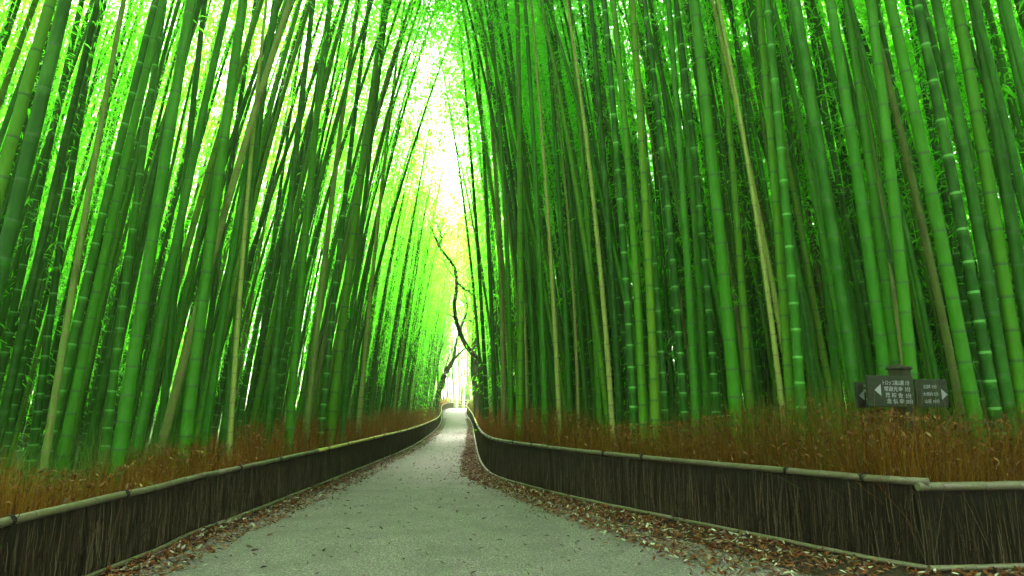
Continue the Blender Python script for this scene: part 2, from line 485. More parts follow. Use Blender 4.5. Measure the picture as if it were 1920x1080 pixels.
def crown_arrays(vi, seed, leaf_scale=1.0, per_clump=8, clumps=6, node_step=1):
    r = random.Random(seed); p = VAR[vi]; H = p['H']
    V, Q, MI = [], [], []
    def strand(a, b, ra, rb):                           # three-sided twig
        n = len(V); d = (b - a); d = d.normalized() if d.length > 1e-6 else Vector((0, 0, 1))
        u = d.cross(Vector((0.3, 0.2, 0.9))).normalized(); w = d.cross(u)
        for (q, rr) in ((a, ra), (b, rb)):
            for k in range(3):
                t_ = 2.094 * k; V.append(tuple(q + rr * (math.cos(t_) * u + math.sin(t_) * w)))
        for k in range(3):
            k2 = (k + 1) % 3; Q.append((n + k, n + k2, n + 3 + k2, n + 3 + k)); MI.append(1)
    def leaf(base, d, L, W):
        n = len(V); d = d.normalized()
        side = d.cross(Vector((r.uniform(-.5, .5), r.uniform(-.5, .5), 1))).normalized()
        nrm = side.cross(d)
        m = base + d * L * 0.42 + nrm * L * 0.05
        V.extend([tuple(base), tuple(m + side * W / 2), tuple(base + d * L - nrm * L * 0.12), tuple(m - side * W / 2)])
        Q.append((n, n + 1, n + 2, n + 3)); MI.append(0)
    nodes = [z for z in node_heights(H, seed) if z > p['crown']][::node_step]
    az = r.uniform(0, 6.28)
    for zn in nodes + [H - 0.1]:
        x, y, zz = axis(zn, H, p['bend'], p['droop'], p['wob'])
        u = (zn - p['crown']) / (H - p['crown'])
        for br in range(2):
            az += math.pi + r.uniform(-0.7, 0.7) if br else r.uniform(0.6, 2.2)
            Lb = (0.55 + 1.35 * math.sin(math.pi * min(1, 0.16 + 0.72 * u))) * r.uniform(0.7, 1.25) * 0.9 * p.get('spread', 1.0)
            el = r.uniform(0.25, 0.75)
            p0 = Vector((x, y, zz)); hd = Vector((math.cos(az), math.sin(az), 0))
            prev = p0
            for c in range(clumps):
                f = (c + 1) / clumps
                q = p0 + hd * Lb * f * math.cos(el) + Vector((0, 0, Lb * (math.sin(el) * f - 0.85 * f * f)))
                if c % 2 or c == clumps - 1:
                    strand(prev, q, 0.008 * (1 - 0.6 * f), 0.006 * (1 - 0.7 * f)); prev = q
                if f < 0.3: continue
                for k in range(per_clump):
                    off = Vector((r.gauss(0, .16), r.gauss(0, .16), r.gauss(-0.05, .12)))
                    dd = hd * r.uniform(0.2, 1.0) + Vector((r.uniform(-.8, .8), r.uniform(-.8, .8), r.uniform(-1.0, 0.15)))
                    leaf(q + off, dd, r.uniform(0.11, 0.18) * leaf_scale, r.uniform(0.020, 0.032) * leaf_scale)
    return np.array(V), np.array(Q), np.array(MI)

STYLES = {'pale': ('culm_pale', 'node_pale'), 'dark': ('culm_dark', 'node_dark'), 'plain': ('culm_plain', 'node_dark'),
          'tan': ('culm_tan', 'node_brown'), 'blotched': ('culm_blotched', 'node_brown')}
culm_mesh, crown_mesh = {}, {}
for vi in range(len(VAR)):
    V, Q, MI, B = culm_arrays(vi, 12, 40 + vi)
    for st, (bm_, nm_) in STYLES.items():
        me = quad_mesh("culm", V, Q, MI, np.ones(len(Q), bool), {"bloom": B})
        me.materials.append(M[bm_]); me.materials.append(M[nm_]); culm_mesh[(vi, st)] = me
    V, Q, MI = crown_arrays(vi, 40 + vi, 1.12, 8, 6, 1)
    me = quad_mesh("foliage", V, Q, MI, np.zeros(len(Q), bool)); me.materials.append(M['leaf']); me.materials.append(M['twig'])
    crown_mesh[vi] = me

# ------------------------------------------------------------------ bamboo: where each stalk stands
stalks = []        # dicts: base, az, lean, scale, var, style, side, row
def fence_depth(px, side):
    """depth at which the sight line of an image column meets the fence"""
    arr = Larr if side == 'L' else Rarr_all
    k = (arr[:, 1] > 2.5) & (arr[:, 1] < 66); arr = arr[k]
    cols = 960 + F_PX * arr[:, 0] / (arr[:, 1] * CP - HCAM * SP)
    o = np.argsort(cols); return float(np.interp(px, cols[o], arr[o, 1]))
S = 2.297
def crop(ox, items, side):
    for (b, tp, w, st, row) in items:
        explicit.append((ox + b / S, ox + tp / S, w / S, st, side, row))
explicit = []
crop(880, [(150, 145, 24, 'blotched', 2.2), (218, 238, 34, 'plain', 1.6), (250, 246, 14, 'tan', 3.4), (285, 258, 26, 'dark', 2.2), (385, 345, 24, 'tan', 1.5),
           (432, 397, 28, 'dark', 1.9), (470, 462, 14, 'tan', 3.2), (503, 442, 26, 'dark', 2.2), (560, 507, 30, 'plain', 1.6), (612, 553, 26, 'tan', 1.3),
           (645, 598, 34, 'dark', 1.8), (706, 655, 38, 'pale', 1.7), (748, 712, 40, 'dark', 1.4), (797, 768, 42, 'plain', 2.0),
           (325, 300, 30, 'dark', 2.6), (180, 176, 26, 'dark', 3.0), (110, 85, 22, 'plain', 1.6), (75, 30, 20, 'pale', 1.5), (58, 0, 16, 'dark', 1.2)], 'R')
crop(1200, [(105, 45, 36, 'pale', 1.5), (140, 90, 26, 'plain', 2.1), (190, 130, 38, 'pale', 1.8), (236, 200, 40, 'dark', 1.3), (285, 240, 36, 'dark', 1.9),
            (326, 270, 38, 'pale', 1.5), (408, 318, 60, 'dark', 1.3), (470, 425, 38, 'plain', 2.0), (612, 508, 28, 'tan', 1.3), (642, 602, 44, 'dark', 1.8),
            (690, 640, 48, 'pale', 2.1), (772, 700, 34, 'plain', 2.4), (816, 735, 24, 'pale', 1.7), (560, 470, 20, 'plain', 3.6), (520, 455, 22, 'dark', 3.0)], 'R')
crop(1540, [(70, 0, 40, 'dark', 1.4), (150, 5, 58, 'dark', 1.2), (176, 75, 24, 'pale', 2.6), (286, 158, 58, 'dark', 1.5), (332, 232, 48, 'dark', 2.2),
            (368, 288, 24, 'blotched', 1.9), (392, 325, 56, 'plain', 2.4), (582, 395, 40, 'pale', 1.6), (645, 455, 62, 'dark', 1.2), (735, 560, 54, 'pale', 1.7),
            (795, 640, 56, 'dark', 2.2), (860, 735, 62, 'dark', 1.4), (930, 800, 60, 'plain', 2.0), (235, 120, 30, 'plain', 3.1), (480, 370, 26, 'dark', 3.4)], 'R')
crop(0, [(-35, 170, 36, 'pale', 1.7), (15, 240, 40, 'dark', 2.2), (160, 265, 36, 'pale', 2.6), (222, 375, 34, 'blotched', 2.0), (240, 490, 42, 'pale', 1.4),
         (308, 520, 46, 'dark', 1.9), (468, 577, 38, 'pale', 2.3), (535, 690, 58, 'dark', 1.3), (618, 812, 44, 'dark', 1.7), (700, 770, 36, 'plain', 2.6),
         (-150, 110, 70, 'dark', 1.3), (-260, 20, 62, 'dark', 1.1)], 'L')
crop(340, [(28, 150, 54, 'dark', 1.4), (75, 190, 30, 'plain', 2.4), (115, 262, 40, 'plain', 1.9), (214, 256, 25, 'tan', 0.9), (195, 292, 38, 'plain', 2.1),
           (90, 415, 26, 'plain', 1.7), (310, 412, 22, 'pale', 2.4), (380, 465, 36, 'dark', 1.6), (470, 532, 40, 'plain', 1.9), (545, 648, 30, 'blotched', 1.4),
           (610, 702, 30, 'pale', 1.7), (652, 762, 46, 'plain', 1.5), (700, 785, 26, 'dark', 2.2), (770, 850, 22, 'tan', 1.8)], 'L')
vcycle = 0
for (b, tp, w, st, side, row) in explicit:
    Yf = fence_depth(b, side)
    Y = Yf + row if st in ('tan', 'blotched') else max(Yf + 1.15, min(Yf + 6.0, (0.125 if st != 'tan' else 0.11) * F_PX / w))
    p = at_depth(b, 760, Y); q = at_depth(tp, 360, Y)
    p.z = gz(Y)
    diam = min(0.19, max(0.075, 0.94 * w * Y / F_PX))
    lean = math.atan2(q.x - p.x, q.z - p.z) * (1 if side == 'L' else -1)
    p.x -= (HCAM - gz(Y)) * math.tan(lean) * (1 if side == 'L' else -1)
    vcycle += 1
    vi = (6, 7, 6, 6, 7, 6)[vcycle % 6]
    stalks.append(dict(p=p, az=0.0 if side == 'L' else math.pi, lean=lean, s=diam / (2 * R0), vi=vi, st=st, side=side, row=row, fixed=True))

pts = [np.array([s['p'].x, s['p'].y]) for s in stalks]
grid = {}
def key(x, y): return (int(math.floor(x / 0.5)), int(math.floor(y / 0.5)))
for P in pts: grid.setdefault(key(*P), []).append(P)
def free(x, y, md):
    k = key(x, y)
    for i in range(-2, 3):
        for j in range(-2, 3):
            for P in grid.get((k[0] + i, k[1] + j), ()):
                if (P[0] - x) ** 2 + (P[1] - y) ** 2 < md * md: return False
    return True
def style_pick():
    u = random.random()
    return 'pale' if u < 0.22 else 'dark' if u < 0.58 else 'plain' if u < 0.93 else 'tan' if u < 0.955 else 'blotched'
Y_SIGN = fence_depth(1693, 'R') + 0.75
tan_cols = []
for q in stalks:
    if q['st'] in ('tan', 'blotched'):
        sg = 1 if q['side'] == 'L' else -1
        for hh in (0, 2.5, 5, 7): tan_cols.append((960 + F_PX * (q['p'].x + sg * math.tan(q['lean']) * hh) / q['p'].y, q['p'].y))
def add_random(n, side, ylo, yhi, dlo, dhi, md, lean_mu, lean_sd, power=1.0, vset=None, srange=None):
    for _ in range(n):
        y = random.uniform(ylo, yhi)
        dd = dlo + (dhi - dlo) * random.random() ** power
        x = float(left_x(max(y, 3.9))) - (max(0, 3.9 - y) * 0.62) - dd if side == 'L' else float(right_x(max(y, 5.0))) + dd
        if side == 'R' and y < 6.5 and x < 3.2 + 0.0: continue
        if not free(x, y, md): continue
        cpx = 960 + F_PX * x / y
        if side == 'R' and y < Y_SIGN + 0.3 and abs(cpx - 1690) < 120: continue
        if any(y < ty and abs(cpx - tx) < 20 for tx, ty in tan_cols): continue
        P = np.array([x, y]); grid.setdefault(key(x, y), []).append(P)
        vi = random.choice((0, 1, 1, 3, 3, 5) if dd < 5 else (0, 1, 2, 3, 3, 5, 5))
        if y < 13 and dd < 5: vi = random.choice((6, 7))
        if vset: vi = random.choice(vset)
        sz = random.uniform(*(srange or ((0.62, 0.9) if y < 13 and dd < 5 else (0.88, 1.15))))
        stalks.append(dict(p=Vector((x, y, gz(y))), az=(0.0 if side == 'L' else math.pi) + random.gauss(0, 0.14 + 0.03 * dd), lean=math.radians(random.gauss(lean_mu, lean_sd)) ,
                           s=sz, vi=vi, st=style_pick(), side=side, row=dd, fixed=False))
add_random(48, 'L', 8, 17, 1.0, 3.0, 0.34, 6.8, 1.1, 1.0, (8,), (0.85, 0.98))
add_random(30, 'R', 9, 17, 1.0, 3.0, 0.38, 5, 1.5, 1.0, (8,), (0.85, 0.98))
add_random(70, 'L', 12, 22, 1.2, 5, 0.40, 6.3, 1.1, 1.0, (6, 7), (0.66, 0.9))
add_random(60, 'L', 22, 34, 1.2, 5, 0.40, 5.5, 1.2, 1.0, (0, 3), (0.8, 1.0))
add_random(60, 'L', 24, 42, 3.5, 10, 0.45, 4.5, 1.5, 1.0, (0, 1, 3), (1.1, 1.35))
add_random(150, 'L', 40, 68, 0.9, 6, 0.4, 6.0, 1.6, 1.0, (0, 1, 3), (1.0, 1.3))
add_random(80, 'R', 40, 64, 0.9, 4, 0.4, 4.5, 1.6, 1.0, (0, 1, 3), (1.0, 1.25))
add_random(240, 'L', 3.0, 12, 3.2, 9, 0.36, 6, 1.2, 1.0, None, (0.55, 0.82))
add_random(640, 'L', 3.0, 28, 4.6, 19, 0.40, 5.5, 1.3, 1.0)
add_random(430, 'L', 22, 66, 1.0, 10, 0.42, 5.4, 1.4, 1.3, (0, 1, 3, 5), (0.75, 1.05))
add_random(160, 'R', 10, 32, 1.0, 4, 0.36, 3.2, 1.5, 1.0, (6, 7, 6, 3))
add_random(1100, 'R', 5.5, 26, 2.3, 18, 0.28, 3.5, 1.1, 1.0)
add_random(480, 'R', 16, 64, 0.9, 9, 0.40, 3.0, 1.6, 1.4, (0, 1, 3, 5))
add_random(420, 'L', 5, 50, 13, 30, 0.6, 3, 3, 1.0, (5, 5, 2, 0))
add_random(420, 'R', 7, 50, 13, 30, 0.6, 3, 3, 1.0, (5, 5, 2, 0))
# the grove across the end of the path, and the grove behind the camera that shades the foreground
def add_block(n, x0, x1, y0, y1, md, side):
    for _ in range(n):
        x, y = random.uniform(x0, x1), random.uniform(y0, y1)
        if not free(x, y, md): continue
        grid.setdefault(key(x, y), []).append(np.array([x, y]))
        stalks.append(dict(p=Vector((x, y, gz(y))), az=random.uniform(0, 6.28), lean=math.radians(random.gauss(2, 2)), s=random.uniform(1.0, 1.5) if side == 'E' else random.uniform(0.8, 1.1),
                           vi=random.choice((0, 1, 3, 5) if side == 'E' else (6, 7)), st=style_pick(), side=side, row=9, fixed=False))
add_block(260, -16, 7, 77, 98, 0.6, 'E')
add_random(420, 'L', 5, 50, 13, 30, 0.6, 3, 3, 1.0, (5, 5, 2, 0))
add_random(420, 'R', 7, 50, 13, 30, 0.6, 3, 3, 1.0, (5, 5, 2, 0))
add_block(260, -16, -4.3, -22, 1.5, 0.6, 'B')
add_block(260, 3.4, 16, -22, 1.5, 0.6, 'B')

# how much of each stalk the photograph shows: front-to-back cover of image columns at several heights
ROWS_PX = (730, 600, 450, 300, 120)
def spans(s):
    out = []
    for ry in ROWS_PX:
        Y = s['p'].y
        if Y < 1.5: return []
        h = HCAM + (at_depth(960, ry, Y).z - HCAM)
        zz = max(0.0, h - s['p'].z)
        H = VAR[s['vi']]['H'] * s['s']
        if zz > H * 0.95: out.append(None); continue
        bx, _, _ = axis(zz / s['s'], VAR[s['vi']]['H'], VAR[s['vi']]['bend'], 0, 0)
        off = bx * s['s'] + zz * math.tan(s['lean'])
        x = s['p'].x + math.cos(s['az']) * off
        y = Y + math.sin(s['az']) * off
        r = R0 * s['s'] * max(0.1, 1 - zz / H) ** 0.75
        fw = y * CP + (h - HCAM) * SP
        if fw < 1: out.append(None); continue
        c = 960 + F_PX * x / fw; hw = F_PX * r / fw
        out.append((c - hw, c + hw))
    return out
cover = np.zeros((len(ROWS_PX), 1920), bool)
for s in sorted(stalks, key=lambda q: q['p'].y):
    tot = 0.0
    for ri, sp in enumerate(spans(s)):
        if sp is None: continue
        a, b = int(max(0, math.floor(sp[0] + 0.5))), int(min(1920, math.ceil(sp[1] - 0.2)))
        if b <= a: continue
        seg = cover[ri, a:b]; tot += float((~seg).sum()) * (1.0 if ri < 4 else 0.6); seg[:] = True
    s['vis'] = tot
stalks.sort(key=lambda q: -q['vis'] - (1000 if q['fixed'] and q['vis'] > 0 else 0))
N_IND = 300
indiv = [s for s in stalks[:N_IND] if s['vis'] > 0.5]
ids = set(id(s) for s in indiv)
rest = [s for s in stalks if id(s) not in ids]

# ------------------------------------------------------------------ bamboo: things
def matrix_of(s):
    return Matrix.Translation(s['p']) @ Euler((0, s['lean'], s['az']), 'XYZ').to_matrix().to_4x4() @ Matrix.Scale(s['s'], 4)
ORD = ["first", "second", "third", "fourth", "fifth", "sixth", "seventh", "eighth", "ninth", "tenth", "eleventh", "twelfth", "thirteenth", "fourteenth", "fifteenth",
       "sixteenth", "seventeenth", "eighteenth", "nineteenth", "twentieth", "twenty-first", "twenty-second", "twenty-third", "twenty-fourth", "twenty-fifth", "twenty-sixth",
       "twenty-seventh", "twenty-eighth", "twenty-ninth", "thirtieth"]
LOOK = {'pale': 'green bamboo with pale rings', 'dark': 'green bamboo with dark rings', 'plain': 'smooth plain green bamboo', 'tan': 'dead tan bamboo', 'blotched': 'brown-blotched old bamboo'}
WHERE = {'L': 'left grove', 'R': 'right grove', 'E': 'far grove', 'B': 'near grove'}
cats = {}
for s in indiv:
    wpx = 2 * R0 * s['s'] * F_PX / s['p'].y
    s['thick'] = 'broad' if wpx > 17 else 'medium' if wpx > 9 else 'slender' if wpx > 5 else 'thin far'
    s['tilt'] = 'upright' if abs(s['lean']) < math.radians(4) else 'leaning'
    s['colx'] = project((s['p'].x, s['p'].y, HCAM))[0]
    cats.setdefault((s['side'], s['st'], s['thick'], s['tilt']), []).append(s)
for kx, lst in cats.items():
    lst.sort(key=lambda q: abs(q['colx'] - 862))
    for i, s in enumerate(lst):
        lab = f"{s['thick']} {s['tilt']} {LOOK[s['st']]} in {WHERE[s['side']]}"
        if len(lst) > 1: lab += f", {ORD[min(i, len(ORD) - 1)]} such from the path"
        s['label'] = lab
def make_bamboo():
    root = empty("bamboo")
    link("culm", culm_mesh[(0, 'dark')], root); link("foliage", crown_mesh[0], root)
    return root
proto = make_bamboo()
def copy_tree(o):
    c = o.copy(); COL.objects.link(c)
    for ch in o.children:
        k = ch.copy(); COL.objects.link(k); k.parent = c
    return c
GROUPS = {'L': "bamboo stalks of the left grove", 'R': "bamboo stalks of the right grove", 'E': "bamboo stalks across the end of the path", 'B': "bamboo stalks beside the camera"}
made = []
for i, s in enumerate(indiv):
    o = proto if i == 0 else copy_tree(proto)
    made.append((o, s))
for o, s in made:
    o.location = s['p']; o.rotation_euler = (0, s['lean'], s['az']); o.scale = (s['s'],) * 3
    for ch in o.children:
        ch.data = culm_mesh[(s['vi'], s['st'])] if ch.name.startswith("culm") else crown_mesh[s['vi']]
    tag(o, s['label'], "bamboo", GROUPS[s['side']])

# the rest of the grove: one object
SLOT = ['culm_pale', 'node_pale', 'culm_dark', 'node_dark', 'culm_plain', 'culm_tan', 'node_brown', 'culm_blotched', 'leaf', 'twig']
ST_SLOT = {'pale': (0, 1), 'dark': (2, 3), 'plain': (4, 3), 'tan': (5, 6), 'blotched': (7, 6)}
low_culm = [culm_arrays(vi, 6, 40 + vi, False) for vi in range(len(VAR))]
for v_ in VAR: v_['crown'] -= 2.2
low_crown = [crown_arrays(vi, 140 + vi, 1.5, 6, 5, 2 if vi < 6 else 1) for vi in range(len(VAR))]
Vs, Qs, Ms, Bs, Ss, n0 = [], [], [], [], [], 0
for s in rest:
    mat = np.array(matrix_of(s))
    V, Q, MI, B = low_culm[s['vi']]
    a, b = ST_SLOT[s['st']]
    Vs.append(V @ mat[:3, :3].T + mat[:3, 3]); Qs.append(Q + n0); Ms.append(np.where(MI == 1, b, a)); Bs.append(B); Ss.append(np.ones(len(Q), bool)); n0 += len(V)
    V, Q, MI = low_crown[s['vi']]
    Vs.append(V @ mat[:3, :3].T + mat[:3, 3]); Qs.append(Q + n0); Ms.append(np.where(MI == 1, 9, 8)); Bs.append(np.zeros(len(V))); Ss.append(np.zeros(len(Q), bool)); n0 += len(V)
if rest:
    me = quad_mesh("bamboo_thicket", np.concatenate(Vs), np.concatenate(Qs), np.concatenate(Ms), np.concatenate(Ss), {"bloom": np.concatenate(Bs)})
    o = link("bamboo_thicket", me, None, [M[k] for k in SLOT])
    tag(o, "dense green mass of bamboo farther back in both groves", "bamboo thicket", None, "stuff")
print("BAMBOO", len(indiv), len(rest), "min vis", indiv[-1]['vis'], "rest vis>0.5:", sum(1 for s in rest if s['vis'] > .5))

# ------------------------------------------------------------------ fences
def perp(line, i, side):
    tg = line[min(i + 1, len(line) - 1)] - line[max(i - 1, 0)]; tg.z = 0; tg.normalize()
    return tg, Vector((tg.y, -tg.x, 0)) * (1 if side == 'L' else -1)
def pole(mb, pts, r, seed, taper=0.12):
    """a bamboo rail with joints along a list of points"""
    rr = random.Random(seed); P, R, Mt = [], [], []
    nxt = rr.uniform(0.1, 0.35); acc = 0.0
    L = sum((b - a).length for a, b in zip(pts, pts[1:]))
    for i, p in enumerate(pts):
        if i:
            seg = (p - pts[i - 1]).length; a0 = acc
            while nxt < a0 + seg:
                f = (nxt - a0) / seg; q = pts[i - 1].lerp(p, f); tg = (p - pts[i - 1]).normalized()
                k = r * (1 - taper * nxt / L)
                for off, kk, m in ((-0.009, 1.0, 0), (-0.003, 1.08, 1), (0.003, 1.08, 0), (0.010, 1.0, 0)):
                    P.append(q + tg * off); R.append(k * kk); Mt.append(m)
                nxt += rr.uniform(0.26, 0.42)
            acc += seg
        if i in (0, len(pts) - 1) or True:
            if not P or (P[-1] - p).length > 0.03:
                P.append(p + Vector((0, 0, rr.uniform(-.003, .003)))); R.append(r * (1 - taper * acc / L)); Mt.append(0)
    mb.tube(P, R, 10, Mt[:-1] if len(Mt) > 1 else None)

def brush_panel(line, side, height, seed, parent, near_y=16.0):
    rr = random.Random(seed)
    mb = MB()
    L = len(line)
    # backing, 3 cm thick
    for i, p in enumerate(line):
        tg, n = perp(line, i, side)
        for q in (p - n * 0.035, p - n * 0.008):
            mb.v += [(q.x, q.y, q.z), (q.x, q.y, q.z + height(p.y) - 0.02)]
    for i in range(L - 1):
        a, b = i * 4, (i + 1) * 4
        mb.face((a + 2, b + 2, b + 3, a + 3), 1); mb.face((a, a + 1, b + 1, b), 1); mb.face((a + 1, a + 3, b + 3, b + 1), 1)
    for i in range(L - 1):
        p, q = line[i], line[i + 1]; tg, n = perp(line, i, side)
        dens = 420 if p.y < 9 else 220 if p.y < near_y else 70 if p.y < 30 else 30
        for _ in range(int(dens * (q - p).length)):
            f = rr.random(); h = height(p.y); c = p.lerp(q, f); c.z = gz(c.y)
            r = rr.uniform(0.0012, 0.0036) * (1 if p.y < near_y else 1.8)
            z0 = rr.uniform(-0.01, 0.06) if rr.random() < 0.75 else rr.uniform(0.05, h * 0.5)
            z1 = min(h - 0.005, z0 + rr.uniform(0.35, 1.0) * h)
            lean = rr.gauss(0, 0.045) if rr.random() < 0.85 else rr.gauss(0, 0.22)
            o1, o2, o3 = (rr.uniform(-0.006, 0.014) for _ in range(3))
            a = c + n * o1 + Vector((0, 0, z0)); z = Vector((0, 0, 1))
            b = c + n * (o2 + 0.004) + tg * (lean * 0.5 * (z1 - z0) + rr.gauss(0, 0.006)) + z * (z0 + z1) / 2
            e = c + n * o3 + tg * lean * (z1 - z0) + z * z1
            n1 = len(mb.v)
            for (w, k) in ((a, 1.0), (b, 0.9), (e, 0.5)):
                mb.v += [tuple(w + tg * r * k), tuple(w + n * r * k * 1.2), tuple(w - tg * r * k)]
            for k in range(2):
                for j in range(2):
                    i0 = n1 + k * 3 + j; mb.face((i0, i0 + 1, i0 + 4, i0 + 3), 0)
    return mb.build("brushwood_panel", [M['brush'], M['backing']], parent)

def rails(line, side, height, parent, r_top, r_bot, seed, seg_m, top_kinds, bot=True, bot_off=0.045):
    rr = random.Random(seed); n = max(1, int(seg_m / 0.25)); i = 0; k = 0
    step = (line[1] - line[0]).length; n = max(2, int(seg_m / step))
    while i < len(line) - 2:
        j = min(len(line) - 1, i + n)
        if len(line) - 1 - j < n * 0.4: j = len(line) - 1
        for kind in ('top_rail', 'bottom_rail'):
            if kind == 'bottom_rail' and not bot: continue
            pts = []
            for m in range(i, j + 1):
                p = line[m]; tg, nr = perp(line, m, side)
                if kind == 'top_rail': pts.append(p + nr * 0.012 + Vector((0, 0, height(p.y) + r_top * 0.5)))
                else: pts.append(p + nr * bot_off + Vector((0, 0, 0.012 + r_bot)))
            if kind == 'top_rail' and i > 0: pts[0] = pts[0] - (pts[1] - pts[0]).normalized() * 0.02
            mb = MB(); pole(mb, pts, (r_top if kind == 'top_rail' else r_bot) * rr.uniform(0.93, 1.07), seed * 100 + i + (7 if kind == 'top_rail' else 3))
            tk = top_kinds(line[i].y) if kind == 'top_rail' else 'pole_old'
            ob = mb.build(kind, [M[tk], M['pole_node']], parent)
            if tk == 'pole_new': ob["label"] = "fresh yellow bamboo rail"
        # twine ties near the joint of two poles
        for off in (2, max(3, n // 2)):
            m = i + off
            if m < j and line[m].y < 32:
                p = line[m]; tg, nr = perp(line, m, side); mb = MB()
                c = p + nr * 0.012 + Vector((0, 0, height(p.y) + r_top * 0.5))
                for w in range(3):
                    cc = c + tg * (w - 1) * 0.011
                    loop = [cc + (r_top * 1.08 + 0.003) * (math.cos(q) * nr + math.sin(q) * Vector((0, 0, 1))) for q in np.linspace(0, 2 * math.pi, 13)]
                    mb.tube(loop, [0.004] * 13, 5, None, False)
                e = c + nr * (r_top + 0.006)
                mb.tube([e, e + Vector((0, 0, 0.02)) + tg * 0.02, e + Vector((0, 0, 0.045)) + tg * 0.035], [0.003] * 3, 4)
                mb.tube([e, e + Vector((0, 0, 0.012)) - tg * 0.025, e + Vector((0, 0, 0.03)) - tg * 0.045], [0.003] * 3, 4)
                mb.build("twine_tie", [M['twine']], parent)
        i = j; k += 1

HL = lambda y: 0.56
HR = lambda y: 0.66 + 0.02 * smooth((8 - y) / 4)
HN = lambda y: 0.655
Lmain = [p for p in Lf if p.y < 70.2]; Rmain = [p for p in Rf if p.y < 66]
Lfar = [p for p in Lf if p.y >= 69.9]
f1 = empty("brushwood_fence", Lmain[0]); 
tag(f1, "low brushwood fence with bamboo rails along the left side of the path", "fence", "brushwood fences along the path")
f2 = empty("brushwood_fence", Rmain[0])
tag(f2, "long dark brushwood fence curving along the right side of the path", "fence", "brushwood fences along the path")
f3 = empty("brushwood_fence", Nf[0])
tag(f3, "short near stretch of brushwood fence below the signpost, its thicker top rail overlapping", "fence", "brushwood fences along the path")
f4 = empty("rail_fence", Lfar[0])
tag(f4, "pale open rail fence crossing where the path bends away at its far end", "fence")
inv = {}
def local_parent(root, fn):
    before = set(COL.objects)
    fn()
    for o in COL.objects:
        if o not in before and o.parent is root:
            o.location = -Vector(root.location)
local_parent(f1, lambda: (brush_panel(Lmain, 'L', HL, 1, f1), rails(Lmain, 'L', HL, f1, 0.029, 0.021, 21, 3.6, lambda y: 'pole_new' if 10 < y < 60 else 'pole_old')))
local_parent(f2, lambda: (brush_panel(Rmain, 'R', HR, 2, f2), rails(Rmain, 'R', HR, f2, 0.030, 0.023, 22, 2.9, lambda y: 'pole_new' if 8.6 < y < 9.8 or y > 20 else 'pole')))
Nr = Nf[::-1]
local_parent(f3, lambda: (brush_panel(Nr, 'R', HN, 3, f3), rails(Nr, 'R', lambda y: HN(y) - 0.02, f3, 0.037, 0.026, 23, 4.0, lambda y: 'pole')))
def far_rails():
    for h in (0.25, 0.55, 0.85):
        mb = MB(); pole(mb, [p + Vector((0, 0, h)) for p in Lfar[::4]], 0.04, int(h * 100)); mb.build("rail", [M['pole_new'], M['pole_node']], f4)
    for p in Lfar[::8]:
        mb = MB(); mb.tube([p, p + Vector((0, 0, .5)), p + Vector((0, 0, 1.0))], [0.05, .05, .05], 8); mb.build("post", [M['pole_new'], M['pole_node']], f4)
local_parent(f4, far_rails)

# ------------------------------------------------------------------ dry undergrowth and grass behind the fences
def hedge_top(side, y, d):
    """height of the dry growth a distance d behind the fence"""
    if side == 'L': h = 0.95 + 0.35 * smooth((y - 4) / 12)
    else: h = 1.38 + 0.14 * smooth((8.2 - y) / 1.5)
    return h * (0.74 + 0.26 * smooth(d / 0.6))
def blades(name, side, mat, n_fn, dmin, dmax, hfun, width, seed, lean=0.35, kind_label=None, segs=3, up=1.0):
    r = np.random.default_rng(seed)
    line = (Lmain if side == 'L' else (Nr[:-3] + Rmain))
    V, Q = [], []
    base_n = 0
    for i in range(len(line) - 1):
        p, q = line[i], line[i + 1]; tg, n = perp(line, i, side)
        back = -n; L = (q - p).length
        N = int(n_fn(p.y) * L)
        if N <= 0: continue
        f = r.random(N); d = dmin + (dmax - dmin) * r.random(N)
        bx = p.x + (q.x - p.x) * f + back.x * d; by = p.y + (q.y - p.y) * f + back.y * d
        lump = 0.86 + 0.14 * np.sin(bx * 2.3 + by * 1.7) * np.cos(by * 1.1 - bx * 0.6) + 0.08 * np.sin(by * 4.1 + bx * 3.3)
        h = np.array([hfun(by[k], d[k]) for k in range(N)]) * lump * r.uniform(0.66, 1.10, N) * up
        ang = r.uniform(0, 2 * np.pi, N); ln = np.abs(r.normal(0, lean, N)) * h
        dx, dy = np.cos(ang), np.sin(ang)
        fwd = np.maximum(1e-3, dx * n.x + dy * n.y)             # growth is held back by the fence
        ln = np.minimum(ln, np.maximum(0.0, d - 0.02) / fwd)
        sx, sy = -dy, dx
        w = width * r.uniform(0.5, 1.4, N) * (1 + 0.02 * max(0, p.y - 6))
        rows = []
        for s in range(segs + 1):
            u = s / segs
            cx = bx + dx * ln * u ** 1.8; cy = by + dy * ln * u ** 1.8; cz = gz_np(by) + h * (u - 0.25 * (ln / np.maximum(h, .01)) * u * u)
            ww = w * (1 - 0.85 * u)
            rows.append(np.stack([cx - sx * ww, cy - sy * ww, cz], 1)); rows.append(np.stack([cx + sx * ww, cy + sy * ww, cz], 1))
        arr = np.stack(rows, 1).reshape(-1, 3)         # N x (2*(segs+1)) verts
        k = 2 * (segs + 1); st = base_n + np.arange(N) * k
        for s in range(segs):
            Q.append(np.stack([st + 2 * s, st + 2 * s + 1, st + 2 * s + 3, st + 2 * s + 2], 1))
        V.append(arr); base_n += N * k
    return np.concatenate(V), np.concatenate(Q)
